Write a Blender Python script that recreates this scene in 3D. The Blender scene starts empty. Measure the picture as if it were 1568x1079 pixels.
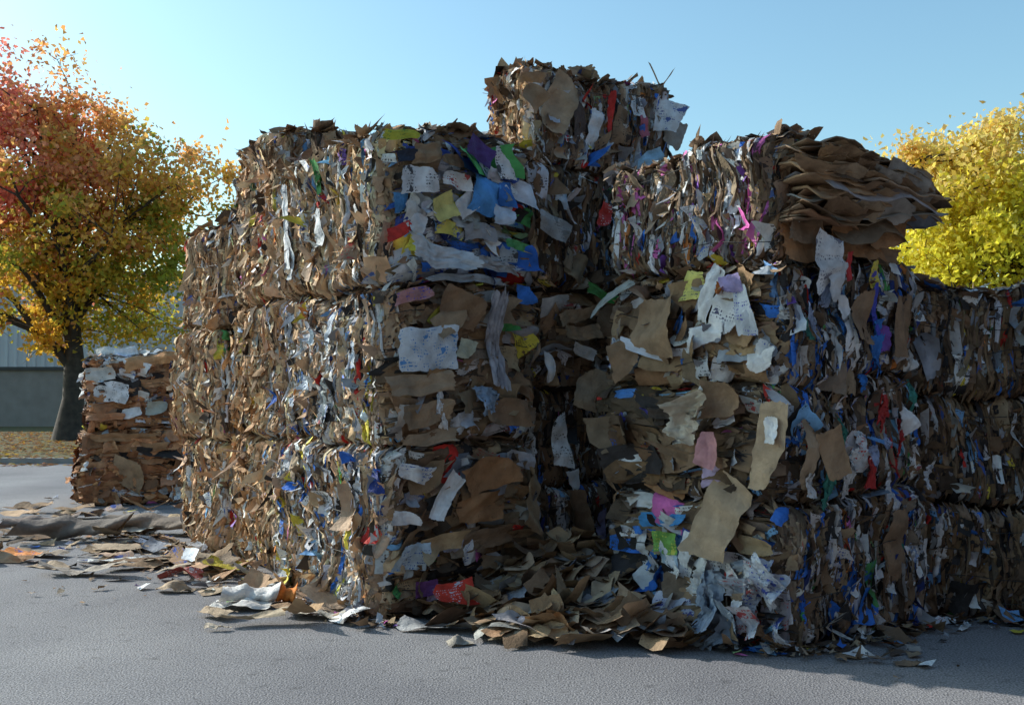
import bpy, math, numpy as np
from mathutils import Vector
R = np.random.default_rng(11)
sc = bpy.context.scene
sc.view_settings.view_transform='Standard'; sc.view_settings.look='None'; sc.view_settings.exposure=0
# ------------------------------------------------------------ light
toS = np.array([-0.91,0.415]); toS/=np.linalg.norm(toS)
EL=math.radians(28)
w=bpy.data.worlds.new("World"); sc.world=w; w.use_nodes=True
nt=w.node_tree; bg=nt.nodes['Background']
sky=nt.nodes.new('ShaderNodeTexSky'); sky.sky_type='NISHITA'; sky.sun_disc=False
sky.sun_elevation=EL; sky.sun_rotation=math.atan2(toS[0],toS[1])%(2*math.pi)
sky.air_density=1.3; sky.dust_density=1.5; sky.ozone_density=1.5
tn=nt.nodes.new('ShaderNodeVectorMath'); tn.operation='MULTIPLY'; tn.inputs[1].default_value=(1.08,1.38,1.40)
nt.links.new(sky.outputs[0],tn.inputs[0]); nt.links.new(tn.outputs[0],bg.inputs[0]); bg.inputs[1].default_value=0.15
ld=bpy.data.lights.new("sun","SUN"); ld.energy=5; ld.angle=math.radians(0.5); ld.color=(1,0.97,0.90)
lo=bpy.data.objects.new("sun",ld); sc.collection.objects.link(lo)
sd=Vector((toS[0]*math.cos(EL),toS[1]*math.cos(EL),math.sin(EL)))
lo.rotation_euler=(-sd).to_track_quat('-Z','Y').to_euler(); lo.location=(-20,10,20)
# ------------------------------------------------------------ camera
cd=bpy.data.cameras.new("camera"); co=bpy.data.objects.new("camera",cd); sc.collection.objects.link(co)
co.location=(0,0,1.6); co.rotation_euler=(math.radians(90+2.29),0,0); cd.lens=34.4; cd.clip_end=2000
sc.camera=co
# ------------------------------------------------------------ materials
def newmat(n):
    m=bpy.data.materials.new(n); m.use_nodes=True; t=m.node_tree; b=t.nodes['Principled BSDF']; return m,t,b
def N(t,k,**kw):
    n=t.nodes.new(k)
    for a,v in kw.items(): setattr(n,a,v)
    return n
def scrapmat():
    m,t,b=newmat("baled_waste"); L=t.links.new
    at=N(t,'ShaderNodeAttribute',attribute_name='Col'); pr=N(t,'ShaderNodeAttribute',attribute_name='Prt')
    uv=N(t,'ShaderNodeUVMap',uv_map='UV')
    tc=N(t,'ShaderNodeTexCoord')
    n1=N(t,'ShaderNodeTexNoise'); n1.inputs['Scale'].default_value=9; n1.inputs['Detail'].default_value=8
    L(tc.outputs['Object'],n1.inputs['Vector'])
    mr=N(t,'ShaderNodeMapRange'); mr.inputs[1].default_value=.3; mr.inputs[2].default_value=.7; mr.inputs[3].default_value=.66; mr.inputs[4].default_value=1.15
    L(n1.outputs[0],mr.inputs[0])
    mul=N(t,'ShaderNodeVectorMath',operation='SCALE'); L(at.outputs['Color'],mul.inputs[0]); L(mr.outputs[0],mul.inputs['Scale'])
    mp=N(t,'ShaderNodeMapping'); mp.inputs['Scale'].default_value=(52,9,1); L(uv.outputs[0],mp.inputs[0])
    n2=N(t,'ShaderNodeTexNoise'); n2.inputs['Scale'].default_value=1; n2.inputs['Detail'].default_value=2; L(mp.outputs[0],n2.inputs['Vector'])
    g1=N(t,'ShaderNodeMath',operation='GREATER_THAN'); g1.inputs[1].default_value=.53; L(n2.outputs[0],g1.inputs[0])
    sx=N(t,'ShaderNodeSeparateXYZ'); L(uv.outputs[0],sx.inputs[0])
    rw=N(t,'ShaderNodeMath',operation='MULTIPLY'); rw.inputs[1].default_value=20; L(sx.outputs[1],rw.inputs[0])
    fr=N(t,'ShaderNodeMath',operation='FRACT'); L(rw.outputs[0],fr.inputs[0])
    g2=N(t,'ShaderNodeMath',operation='GREATER_THAN'); g2.inputs[1].default_value=.5; L(fr.outputs[0],g2.inputs[0])
    mp3=N(t,'ShaderNodeMapping'); mp3.inputs['Scale'].default_value=(5,5,1); L(uv.outputs[0],mp3.inputs[0])
    n3=N(t,'ShaderNodeTexNoise'); n3.inputs['Scale'].default_value=1; n3.inputs['Detail'].default_value=0; L(mp3.outputs[0],n3.inputs['Vector'])
    g3=N(t,'ShaderNodeMath',operation='GREATER_THAN'); g3.inputs[1].default_value=.52; L(n3.outputs[0],g3.inputs[0])
    g5=N(t,'ShaderNodeMath',operation='GREATER_THAN'); g5.inputs[1].default_value=.72; L(n3.outputs[0],g5.inputs[0])
    a=N(t,'ShaderNodeMath',operation='MULTIPLY'); L(g1.outputs[0],a.inputs[0]); L(g2.outputs[0],a.inputs[1])
    a2=N(t,'ShaderNodeMath',operation='MULTIPLY'); L(a.outputs[0],a2.inputs[0]); L(g3.outputs[0],a2.inputs[1])
    a3=N(t,'ShaderNodeMath',operation='MAXIMUM'); L(a2.outputs[0],a3.inputs[0]); L(g5.outputs[0],a3.inputs[1])
    gp=N(t,'ShaderNodeMath',operation='MULTIPLY'); L(a3.outputs[0],gp.inputs[0]); L(pr.outputs['Alpha'],gp.inputs[1])
    mix=N(t,'ShaderNodeMix',data_type='RGBA'); L(gp.outputs[0],mix.inputs['Factor']); L(mul.outputs[0],mix.inputs['A']); L(pr.outputs['Color'],mix.inputs['B'])
    L(mix.outputs['Result'],b.inputs['Base Color'])
    inv=N(t,'ShaderNodeMapRange'); inv.inputs[3].default_value=.85; inv.inputs[4].default_value=.25; L(at.outputs['Alpha'],inv.inputs[0]); L(inv.outputs[0],b.inputs['Roughness'])
    b.inputs['Specular IOR Level'].default_value=.35
    n4=N(t,'ShaderNodeTexNoise'); n4.inputs['Scale'].default_value=24; n4.inputs['Detail'].default_value=6; n4.inputs['Roughness'].default_value=.65; L(tc.outputs['Object'],n4.inputs['Vector'])
    bp=N(t,'ShaderNodeBump'); bp.inputs['Strength'].default_value=.8; bp.inputs['Distance'].default_value=.02; L(n4.outputs[0],bp.inputs['Height']); L(bp.outputs[0],b.inputs['Normal'])
    return m
SCR=scrapmat()
def simple(n,c,rough=.8,c2=None,scale=5,bump=0,metal=0):
    m,t,b=newmat(n); L=t.links.new; b.inputs['Roughness'].default_value=rough; b.inputs['Metallic'].default_value=metal
    tc=N(t,'ShaderNodeTexCoord'); no=N(t,'ShaderNodeTexNoise'); no.inputs['Scale'].default_value=scale; no.inputs['Detail'].default_value=6
    L(tc.outputs['Object'],no.inputs['Vector'])
    cr=N(t,'ShaderNodeValToRGB'); cr.color_ramp.elements[0].position=.3; cr.color_ramp.elements[1].position=.7
    cr.color_ramp.elements[0].color=(*(c2 or [x*.7 for x in c]),1); cr.color_ramp.elements[1].color=(*c,1)
    L(no.outputs[0],cr.inputs[0]); L(cr.outputs[0],b.inputs['Base Color'])
    if bump:
        bp=N(t,'ShaderNodeBump'); bp.inputs['Strength'].default_value=bump; bp.inputs['Distance'].default_value=.02; L(no.outputs[0],bp.inputs['Height']); L(bp.outputs[0],b.inputs['Normal'])
    return m
WIRE=simple("steel_wire",(.05,.045,.04),.5)
def asphaltmat():
    m,t,b=newmat("asphalt"); L=t.links.new
    tc=N(t,'ShaderNodeTexCoord')
    def noise(s,d=4):
        n=N(t,'ShaderNodeTexNoise'); n.inputs['Scale'].default_value=s; n.inputs['Detail'].default_value=d; L(tc.outputs['Object'],n.inputs['Vector']); return n
    a=noise(.6,8); f=noise(85,3); s=noise(9,6)
    cr=N(t,'ShaderNodeValToRGB'); e=cr.color_ramp.elements; e[0].position=.3; e[0].color=(.17,.165,.178,1); e[1].position=.7; e[1].color=(.29,.28,.285,1); L(a.outputs[0],cr.inputs[0])
    cf=N(t,'ShaderNodeMapRange'); cf.inputs[1].default_value=.35; cf.inputs[2].default_value=.65; cf.inputs[3].default_value=.45; cf.inputs[4].default_value=1.5; L(f.outputs[0],cf.inputs[0])
    st=N(t,'ShaderNodeMapRange'); st.inputs[1].default_value=.6; st.inputs[2].default_value=.72; st.inputs[3].default_value=1; st.inputs[4].default_value=.65; L(s.outputs[0],st.inputs[0])
    m1=N(t,'ShaderNodeMath',operation='MULTIPLY'); L(cf.outputs[0],m1.inputs[0]); L(st.outputs[0],m1.inputs[1])
    mu=N(t,'ShaderNodeVectorMath',operation='SCALE'); L(cr.outputs[0],mu.inputs[0]); L(m1.outputs[0],mu.inputs['Scale'])
    L(mu.outputs[0],b.inputs['Base Color']); b.inputs['Roughness'].default_value=.85
    bp=N(t,'ShaderNodeBump'); bp.inputs['Strength'].default_value=.8; bp.inputs['Distance'].default_value=.012; L(f.outputs[0],bp.inputs['Height']); L(bp.outputs[0],b.inputs['Normal'])
    return m
ASP=asphaltmat()
def leafmat():
    m,t,b=newmat("autumn_leaves"); L=t.links.new
    at=N(t,'ShaderNodeAttribute',attribute_name='Col'); L(at.outputs['Color'],b.inputs['Base Color']); b.inputs['Roughness'].default_value=.55
    tr=N(t,'ShaderNodeBsdfTranslucent'); L(at.outputs['Color'],tr.inputs[0])
    mx=N(t,'ShaderNodeMixShader'); mx.inputs[0].default_value=.6; L(b.outputs[0],mx.inputs[1]); L(tr.outputs[0],mx.inputs[2]); L(mx.outputs[0],t.nodes['Material Output'].inputs[0])
    return m
LEAF=leafmat()
BARK=simple("bark",(.07,.055,.045),.9,(.03,.025,.02),6,.8)
# ------------------------------------------------------------ mesh builder
def warp(v):
    x,y,z=v[:,0].copy(),v[:,1].copy(),v[:,2].copy(); k=np.clip(z/.5,0,1)
    v=v.copy()
    v[:,2]=z+k*(.034*np.sin(x*2.6+y*1.9+1)+.020*np.sin(x*6.1-y*4.3+z)+.008*np.sin(x*17+y*13))
    v[:,0]=x+.022*np.sin(z*3.1+y*1.7)+.010*np.sin(z*9+x*5); v[:,1]=y+.022*np.sin(z*2.7+x*2.1+2)
    return v
class MB:
    def __init__(s,wp=False): s.v=[];s.f=[];s.c=[];s.p=[];s.uv=[];s.n=0;s.wp=wp
    def add(s,v,f,c,p=None,uv=None):
        k=len(v); s.v.append(v); s.f.append(f+s.n); s.c.append(c)
        s.p.append(p if p is not None else np.zeros((k,4))); s.uv.append(uv if uv is not None else np.zeros((k,2))); s.n+=k
    def box(s,c0,U,V,lu,lv,z0,z1,col):
        pts=[];
        for z in (z0,z1):
            for a,b in ((0,0),(1,0),(1,1),(0,1)): pts.append([c0[0]+U[0]*lu*a+V[0]*lv*b,c0[1]+U[1]*lu*a+V[1]*lv*b,z])
        f=np.array([[0,3,2,1],[4,5,6,7],[0,1,5,4],[1,2,6,5],[2,3,7,6],[3,0,4,7]])
        s.add(np.array(pts),f,np.tile([*col,0],(8,1)).astype(float))
    def build(s,name,mat,parent=None,smooth=False):
        v=np.concatenate(s.v)
        if s.wp: v=warp(v)
        v=v.astype(np.float32); f=np.concatenate(s.f).astype(np.int32); c=np.concatenate(s.c).astype(np.float32)
        p=np.concatenate(s.p).astype(np.float32); uv=np.concatenate(s.uv).astype(np.float32)
        me=bpy.data.meshes.new(name); me.vertices.add(len(v)); me.vertices.foreach_set('co',v.ravel())
        me.loops.add(len(f)*4); me.loops.foreach_set('vertex_index',f.ravel())
        me.polygons.add(len(f)); me.polygons.foreach_set('loop_start',np.arange(len(f),dtype=np.int32)*4)
        me.update(calc_edges=True)
        a=me.color_attributes.new('Col','FLOAT_COLOR','POINT'); a.data.foreach_set('color',c.ravel())
        a=me.color_attributes.new('Prt','FLOAT_COLOR','POINT'); a.data.foreach_set('color',p.ravel())
        u=me.uv_layers.new(name='UV'); u.data.foreach_set('uv',uv[f.ravel()].ravel())
        if smooth: me.polygons.foreach_set('use_smooth',np.ones(len(f),bool))
        me.materials.append(mat); o=bpy.data.objects.new(name,me); sc.collection.objects.link(o)
        if parent: o.parent=parent
        return o
def bc(x,n): return np.broadcast_to(np.asarray(x,float),(n,)).copy()
def scraps(mb,P,U,V,Nn,w,h,col,gloss,prt,nx=3,ny=4,ridge=0,fold=0,crumple=.004,roll=0,tu=0,tv=0,curl=0,shape=.12,post=None,buckle=.05,cut=.22):
    n=len(P); w=bc(w,n);h=bc(h,n);ridge=bc(ridge,n);fold=bc(fold,n);cr=bc(crumple,n);curl=bc(curl,n)
    U=np.broadcast_to(U,(n,3));V=np.broadcast_to(V,(n,3));Nn=np.broadcast_to(Nn,(n,3))
    gx=np.linspace(-.5,.5,nx)[None,None,:]; gy=np.linspace(-.5,.5,ny)[None,:,None]
    E=lambda a:a[:,None,None]
    jx=R.normal(0,1,(n,ny,nx)); jy=R.normal(0,1,(n,ny,nx))
    tap=np.clip(R.normal(0,1.8*shape,(n,1,1)),-.7,.7); sh=R.normal(0,1.8*shape,(n,1,1)); cv=R.normal(0,1.2*shape,(n,1,1))
    cf=1.
    if nx>=5 and ny>=5:   # a corner here and there is torn or folded away
        q=R.uniform(0,cut,(n,4))*(R.random((n,4))<.35)
        a_=gx+.5; b_=gy+.5
        bil=E(q[:,0])*((1-a_)*(1-b_))**3+E(q[:,1])*(a_*(1-b_))**3+E(q[:,2])*((1-a_)*b_)**3+E(q[:,3])*(a_*b_)**3
        cf=1-bil*1.4
    X=(gx*E(w)*(1+tap*gy*2)+sh*gy*E(w)+cv*(gy*2)**2*E(w)*.5)*cf+jx*E(w)*shape*.25
    Y=gy*E(h)*(1+R.normal(0,1.5*shape,(n,1,1))*gx*2)*cf+jy*E(h)*shape*.22
    Z=-E(ridge)*(np.abs(2*gx)+R.normal(0,.3,(n,ny,1)))+E(cr)*R.normal(0,1,(n,ny,nx))
    mn=np.minimum(w,h)
    if nx>=5:
        for kf in (5.,10.):
            th=E(R.uniform(0,math.pi,n)); d=(np.cos(th)*X+np.sin(th)*Y)/E(mn)
            Z=Z+E(buckle*mn*R.uniform(.2,1.2,n))*np.sin(d*kf+E(R.uniform(0,6,n)))*(5./kf)
    for q in (1.,.6):
        th=E(R.uniform(0,math.pi,n)); d=np.cos(th)*X+np.sin(th)*Y; Z=Z+E(fold*q*R.choice([-1,1],n) if q<1 else fold)*np.abs(d-E(R.uniform(-.3,.3,n)*mn))
    Z=Z+E(curl)*((gx*2)**2)*E(w)
    r=bc(roll,n);c,s=np.cos(r)[:,None],np.sin(r)[:,None]; U1=c*U+s*V; V1=-s*U+c*V
    r=bc(tu,n);c,s=np.cos(r)[:,None],np.sin(r)[:,None]; V2=c*V1+s*Nn; N2=-s*V1+c*Nn
    r=bc(tv,n);c,s=np.cos(r)[:,None],np.sin(r)[:,None]; U3=c*U1+s*N2; N3=-s*U1+c*N2
    pts=P[:,None,None,:]+X[...,None]*U3[:,None,None,:]+Y[...,None]*V2[:,None,None,:]+Z[...,None]*N3[:,None,None,:]
    k=nx*ny
    base=[]
    for j in range(ny-1):
        for i in range(nx-1): base.append([j*nx+i,j*nx+i+1,(j+1)*nx+i+1,(j+1)*nx+i])
    F=(np.array(base)[None]+(np.arange(n)*k)[:,None,None]).reshape(-1,4)
    C=np.concatenate([col,bc(gloss,n)[:,None]],1)
    C=np.repeat(C,k,0); Pt=np.repeat(prt,k,0)
    off=R.uniform(0,20,(n,1,2)); uv=np.stack(np.broadcast_arrays(gx*E(w)*2.2,gy*E(h)*2.2),-1).reshape(n,k,2)+off
    pts=pts.reshape(-1,3)
    if post is not None: pts=post(pts)
    mb.add(pts,F,C,Pt,uv.reshape(-1,2))
BR=[(.42,.275,.165),(.48,.33,.20),(.36,.225,.13),(.30,.195,.12),(.54,.40,.27),(.45,.32,.22),(.38,.29,.21),(.22,.15,.10)]
def pal(br=1.,tint=(1,1,1),white=.08,grey=.06,dark=.06,blue=.012,red=.008,yel=.005,grn=.003,pink=.002,pur=.001):
    L=[]
    cols=white+grey+dark+blue+red+yel+grn+pink+pur
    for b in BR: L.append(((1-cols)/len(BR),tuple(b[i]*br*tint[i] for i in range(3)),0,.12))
    L+=[(white*.6,(.80,.80,.80),.3,.6),(white*.4,(.68,.71,.77),.5,.5),(grey*.5,(.42,.41,.40),.1,.2),(grey*.5,(.32,.34,.39),.4,.1),
        (dark*.6,(.04,.035,.035),.2,0),(dark*.4,(.10,.07,.05),.0,0),(blue*.5,(.04,.20,.74),.5,.4),(blue*.3,(.22,.48,.84),.5,.4),(blue*.2,(.03,.06,.28),.4,.3),
        (red*.7,(.70,.04,.03),.4,.4),(red*.3,(.70,.25,.06),.3,.4),(yel,(.80,.65,.08),.4,.4),(grn*.6,(.1,.4,.12),.4,.3),(grn*.4,(.3,.45,.2),.4,.3),
        (pink,(.74,.18,.50),.4,.2),(pur,(.2,.08,.4),.4,.3)]
    return L
PC=[(.02,.02,.03),(.03,.1,.4),(.4,.03,.03),(.05,.05,.05)]
def pick(pl,n,band=None,bandp=.45):
    W=np.array([max(p[0],0) for p in pl]);W/=W.sum(); idx=R.choice(len(pl),n,p=W)
    if band is not None:
        tb=R.choice(len(pl),900,p=W); use=R.random(n)<bandp; idx=np.where(use,tb[band%900],idx)
    C=np.array([p[1] for p in pl])[idx]; C=C*R.uniform(.7,1.2,(n,1))*R.uniform(.96,1.04,(n,3))
    G=np.array([p[2] for p in pl])[idx]; pp=np.array([p[3] for p in pl])[idx]
    pr=np.array(PC)[R.choice(4,n,p=[.4,.3,.1,.2])]; pa=(R.random(n)<pp)*.85
    return np.clip(C,0,.84),G,np.concatenate([pr,pa[:,None]],1)
ZU=np.array([0,0,1.])
def fill(mb,O,U,Nn,L,z0,z1,style,dens,pl):
    H=z1-z0; A=L*H; ph=R.uniform(0,6.28,8); fine=dens>1600; rc=R.uniform(.08,.12)
    def off(s,z):
        dz=np.clip(np.minimum(z-z0,z1-z),0,1); ds=np.clip(np.minimum(s,L-s),0,1)
        return .035*np.sin(s*3.3+ph[0])*np.sin(z*4.2+ph[1])+.018*np.sin(s*11+ph[2]+z*3)+.014*np.sin(z*15+ph[3]+s*4)+.014*np.sin(s*29+ph[5])-rc*np.exp(-dz/.028)-.11*np.exp(-ds/.03)+.02
    def post(p):
        s=(p-O)@U; return p+Nn[None]*off(s,p[:,2])[:,None]
    def place(n,hw,hh,extra=.01):
        a=np.minimum(hw*.45,L*.45)-extra; b=np.minimum(hh*.47,H*.45)-.003
        s=R.uniform(0,1,n)*(L-2*a)+a; z=z0+b+R.uniform(0,1,n)*(H-2*b)
        return s,z,O[None]+U[None]*s[:,None]+ZU[None]*z[:,None]
    D3=lambda a:Nn*a[:,None]
    nf=0
    if style=='edge':
        n=int(A*dens); w=R.uniform(.007,.028,n) if fine else R.uniform(.012,.040,n); h=R.gamma(2.2,.065,n)+.035; s,z,P=place(n,w,h)
        band=(s*17+.5*np.sin(z*3+ph[4])).astype(int)+100*(z*2.1+.4*np.sin(s*9)).astype(int)
        c,g,p=pick(pl,n,band,.6)
        scraps(mb,P+D3(R.normal(0,.018,n)),U,ZU,Nn,w,h,c,g,p,3,6,ridge=R.uniform(.006,.035,n),crumple=.005,roll=R.normal(0,.10,n),tu=R.normal(0,.09,n),tv=R.normal(0,.4,n),shape=.14,post=post)
        n=int(A*dens*.12); w=R.gamma(3,.014,n)+.015; h=R.gamma(3,.028,n)+.03; s,z,P=place(n,w,h)
        pl2=[(q[0]*(1 if i<8 else 1.5),)+q[1:] for i,q in enumerate(pl)]
        c,g,p=pick(pl2,n)
        scraps(mb,P+D3(R.uniform(.0,.03,n)),U,ZU,Nn,w,h,c,g,p,4,5,fold=R.normal(0,.6,n),crumple=.006,roll=R.normal(0,.22,n),tu=R.normal(0,.2,n),tv=R.normal(0,.5,n),shape=.13,post=post)
        n=int(A*(16 if fine else 22)); w=R.uniform(.04,.11,n) if fine else R.uniform(.05,.13,n); h=R.uniform(.10,.32,n); s,z,P=place(n,w,h)
        pl2=[(q[0]*(1 if i<8 else 2.2),)+q[1:] for i,q in enumerate(pl)]
        c,g,p=pick(pl2,n)
        scraps(mb,P+D3(R.uniform(.005,.03,n)),U,ZU,Nn,w,h,c,g,p,6,7,fold=R.normal(0,.4,n),crumple=.006,roll=R.normal(0,.14,n),tu=R.normal(0,.08,n),tv=R.normal(0,.35,n),shape=.09,post=post,buckle=.09)
        nf=int(A*(.8 if fine else 2))
    elif style=='flat':
        n=int(A*dens*.25); w=R.uniform(.08,.35,n); h=R.uniform(.012,.045,n); s,z,P=place(n,w,h)
        c,g,p=pick(pl,n)
        scraps(mb,P-Nn*.02,U,ZU,Nn,w,h,c,g,p,5,3,fold=R.normal(0,.3,n),crumple=.006,roll=R.normal(0,.09,n),tu=R.normal(0,.7,n),tv=R.normal(0,.12,n),shape=.1,post=post)
        n=int(A*44); w=R.uniform(.18,.66,n); h=R.uniform(.06,.25,n); s,z,P=place(n,w,h)
        c,g,p=pick(pl,n)
        scraps(mb,P+D3(R.uniform(-.02,.025,n)),U,ZU,Nn,w,h,c,g,p,9,7,fold=R.normal(0,.22,n),crumple=.005,roll=R.normal(0,.14,n),tu=R.normal(-.1,.22,n),tv=R.normal(0,.09,n),shape=.07,post=post,buckle=.07)
        n=int(A*50); w=R.gamma(3,.030,n)+.03; h=R.gamma(3,.022,n)+.025; s,z,P=place(n,w,h)
        pl2=[(q[0]*(1 if i<8 else 2.8),)+q[1:] for i,q in enumerate(pl)]
        c,g,p=pick(pl2,n)
        scraps(mb,P+D3(R.uniform(.01,.045,n)),U,ZU,Nn,w,h,c,g,p,6,6,fold=R.normal(0,.45,n),crumple=.005,roll=R.normal(0,.5,n),tu=R.normal(0,.25,n),tv=R.normal(0,.25,n),shape=.09,post=post,buckle=.08)
        nf=int(A*4.5)
    if dens>1000 and nf:
        n=nf; w=R.uniform(.10,.32,n); h=R.uniform(.10,.28,n); s=R.uniform(.12,L-.12,n); z=z0+R.uniform(.02,H-.1,n)
        P=O[None]+U[None]*s[:,None]+ZU[None]*z[:,None]
        pf=[(q[0]*(1 if i<8 else 1.2),)+q[1:] for i,q in enumerate(pl)]; c,g,p=pick(pf,n)
        if z0<.3: P[:,2]=np.maximum(P[:,2],.15)
        scraps(mb,P+D3(R.uniform(.03,.065,n)),U,ZU,Nn,w,h,c,g,p,9,9,fold=R.normal(0,.3,n),crumple=.003,roll=R.normal(0,.45,n),tu=R.normal(-.15,.3,n),tv=R.normal(0,.3,n),curl=R.normal(0,.15,n),shape=.05,buckle=.07)
def wires(mb,O,U,V,lu,lv,zs):
    c=(.05,.045,.04)
    for z in zs:
        for (a,b,L,D) in ((np.zeros(2),U,lu,-V),(np.zeros(2),V,lv,-U),(U*lu,V,lv,U),(V*lv,U,lu,V)):
            n=9; t=np.linspace(0,1,n); zz=z+R.normal(0,.012,n); oo=.06+R.normal(0,.012,n)-.08*(np.abs(t*2-1)**6)
            pts=np.array([[*(O+a+b*L*ti+D*o),zi] for ti,zi,o in zip(t,zz,oo)])
            r=.003; D3=np.array([*D,0])
            ring=[D3*r+ZU*0,ZU*r-D3*r*.5,-ZU*r-D3*r*.5]
            v=np.concatenate([pts+q for q in ring]); f=[]
            for i in range(n-1):
                for k in range(3):
                    k2=(k+1)%3; f.append([k*n+i,k*n+i+1,k2*n+i+1,k2*n+i])
            mb.add(v,np.array(f),np.tile([*c,.3],(len(v),1)))
U0=np.array([.81,.59]);U0/=np.linalg.norm(U0);V0=np.array([-U0[1],U0[0]])
def d3(a,z=0.): return np.array([a[0],a[1],z])
def bale(name,O,Lu,Lv,z0,z1,front=None,left=None,right=None,back=None,U=None,jit=.03,top=True,pl_top=None):
    U=U0 if U is None else U
    a=R.normal(0,.018); U=np.array([U[0]*math.cos(a)-U[1]*math.sin(a),U[0]*math.sin(a)+U[1]*math.cos(a)]); V=np.array([-U[1],U[0]])
    O=np.array(O,float)+U*R.uniform(-jit,jit)+V*R.uniform(-jit,jit)
    mb=MB(True); i=.1
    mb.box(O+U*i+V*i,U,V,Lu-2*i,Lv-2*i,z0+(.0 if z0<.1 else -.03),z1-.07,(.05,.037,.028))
    D=('edge',250,P_DEF)
    fr=front or D; lf=left or D; rt=right or D; bk=back or D
    fill(mb,d3(O),d3(U),-d3(V),Lu,z0,z1,*fr)
    fill(mb,d3(O+V*Lv),-d3(V),-d3(U),Lv,z0,z1,*lf)
    fill(mb,d3(O+U*Lu),d3(V),d3(U),Lv,z0,z1,*rt)
    fill(mb,d3(O+U*Lu+V*Lv),-d3(U),d3(V),Lu,z0,z1,*bk)
    n=int(Lu*Lv*(140 if top else 60)); s=R.uniform(.1,Lu-.1,n); t=R.uniform(.1,Lv-.1,n)
    P=d3(O)[None]+d3(U)*s[:,None]+d3(V)*t[:,None]+ZU*(z1-.03+R.uniform(-.03,.03,n)*(1 if top else .3))[:,None]
    c,g,p=pick(pl_top or P_DEF,n)
    scraps(mb,P,d3(U),d3(V),ZU,R.uniform(.1,.35,n),R.uniform(.08,.28,n),c,g,p,5,5,fold=R.normal(0,.18,n),crumple=.007,roll=R.uniform(0,3,n),tu=R.normal(0,.1,n),tv=R.normal(0,.1,n),shape=.08)
    if top:
        n=int((Lu+Lv)*2*28); q=R.uniform(0,4,n).astype(int); f=R.uniform(.03,.97,n)
        s=np.where(q<2,f*Lu,np.where(q==2,.03,Lu-.03)); t=np.where(q==0,.03,np.where(q==1,Lv-.03,f*Lv))
        P=d3(O)[None]+d3(U)*s[:,None]+d3(V)*t[:,None]+ZU*(z1-.02+R.uniform(-.05,.03,n))[:,None]
        c,g,p=pick(pl_top or P_DEF,n)
        scraps(mb,P,d3(U),d3(V),ZU,R.uniform(.04,.22,n),R.uniform(.04,.16,n),c,g,p,5,5,fold=R.normal(0,.4,n),crumple=.005,roll=R.uniform(0,3,n),tu=R.normal(0,.3,n),tv=R.normal(0,.3,n),shape=.07)
    o=mb.build(name,SCR)
    wb=MB(True); H=z1-z0; wires(wb,O,U,V,Lu,Lv,[z0+H*k for k in (.17,.39,.61,.83)]); wb.build("baling_wires",WIRE,o)
    return o,O,U,V
def sheet(mb,O,U,Nn,s,z,w,h,roll=0,tu=0,tv=0,col=(.34,.22,.13),gloss=0,prt=None,out=.08,fold=.18,crumple=.004,curl=0,shape=.05):
    P=(O+U*s+ZU*z+Nn*out)[None]
    pr=np.array([[*(prt or (0,0,0)),.9 if prt else 0.]])
    scraps(mb,P,U,ZU,Nn,[w*.95],[h*.95],np.array([col])*.95,gloss,pr,14,14,fold=fold*R.choice([-1,1]),crumple=crumple*.6,roll=math.radians(roll),tu=math.radians(tu),tv=math.radians(tv),curl=curl,shape=shape,buckle=.08,cut=.3)
P_DEF=pal()
P_SUN=pal(1.65,(1.02,1.0,.95),white=.13,grey=.04,dark=.03)  # browns lightened to paint sunlight into the left bale faces
P_SUNLIT_B=pal(1.65,(1.05,.99,.92),white=.06,grey=.03,dark=.03,blue=.005,red=.004)  # sunlight painted in again, with fewer white scraps
P_MIX_SUNLIT=pal(1.55,(1.02,1,.98),white=.27,grey=.07,blue=.035,red=.022,yel=.016,grn=.004,pink=.003,dark=.04)  # mixed scraps, browns raised as painted sunlight on lower left faces
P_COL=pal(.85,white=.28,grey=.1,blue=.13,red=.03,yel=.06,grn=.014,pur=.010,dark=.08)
P_CARD_SHADE=pal(.82,(1.02,.97,.9),white=.05,grey=.05,dark=.06,blue=.008,red=.004)  # cardboard browns dimmed: shade painted into fronts and sheltered sides
P_DK_SHADE=pal(.60,(1.02,.98,.92),white=.07,grey=.08,dark=.15,blue=.018)  # browns darkened further, shade put into the colour of unlit faces
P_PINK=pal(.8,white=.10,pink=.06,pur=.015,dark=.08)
P_BLU_SHADE=pal(.68,white=.20,grey=.09,blue=.10,red=.02,dark=.13,grn=.008)  # browns dimmed as painted shade; blue and white scraps are real colours
E_=2400
A0=np.array([-.89,6.86]); 
bale("cardboard_bale",A0-U0*.02,1.33,1.80,0,1.23,('flat',1400,P_CARD_SHADE),('edge',E_,P_MIX_SUNLIT),top=False)
bale("cardboard_bale",A0,1.33,1.78,1.23,2.38,('flat',1400,P_CARD_SHADE),('edge',E_,P_MIX_SUNLIT),top=True)
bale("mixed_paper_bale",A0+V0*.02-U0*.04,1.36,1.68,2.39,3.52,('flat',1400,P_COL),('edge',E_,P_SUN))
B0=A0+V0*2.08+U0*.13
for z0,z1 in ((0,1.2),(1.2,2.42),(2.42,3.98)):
    bale("cardboard_bale",B0+U0*R.uniform(-.02,.04),1.4,1.2,z0,z1,('edge',1200,P_DEF),('edge',E_,P_SUNLIT_B),top=z1>3)
C0=A0+V0*3.42+U0*.04
for z0,z1 in ((0,1.15),(1.15,2.25),(2.25,3.3)):
    bale("cardboard_bale",C0+U0*R.uniform(-.07,.05),1.4,1.15,z0,z1,('edge',500,P_DEF),('edge',1900,P_SUNLIT_B),top=z1>3)
E0=np.array([.17,7.8])
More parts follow.
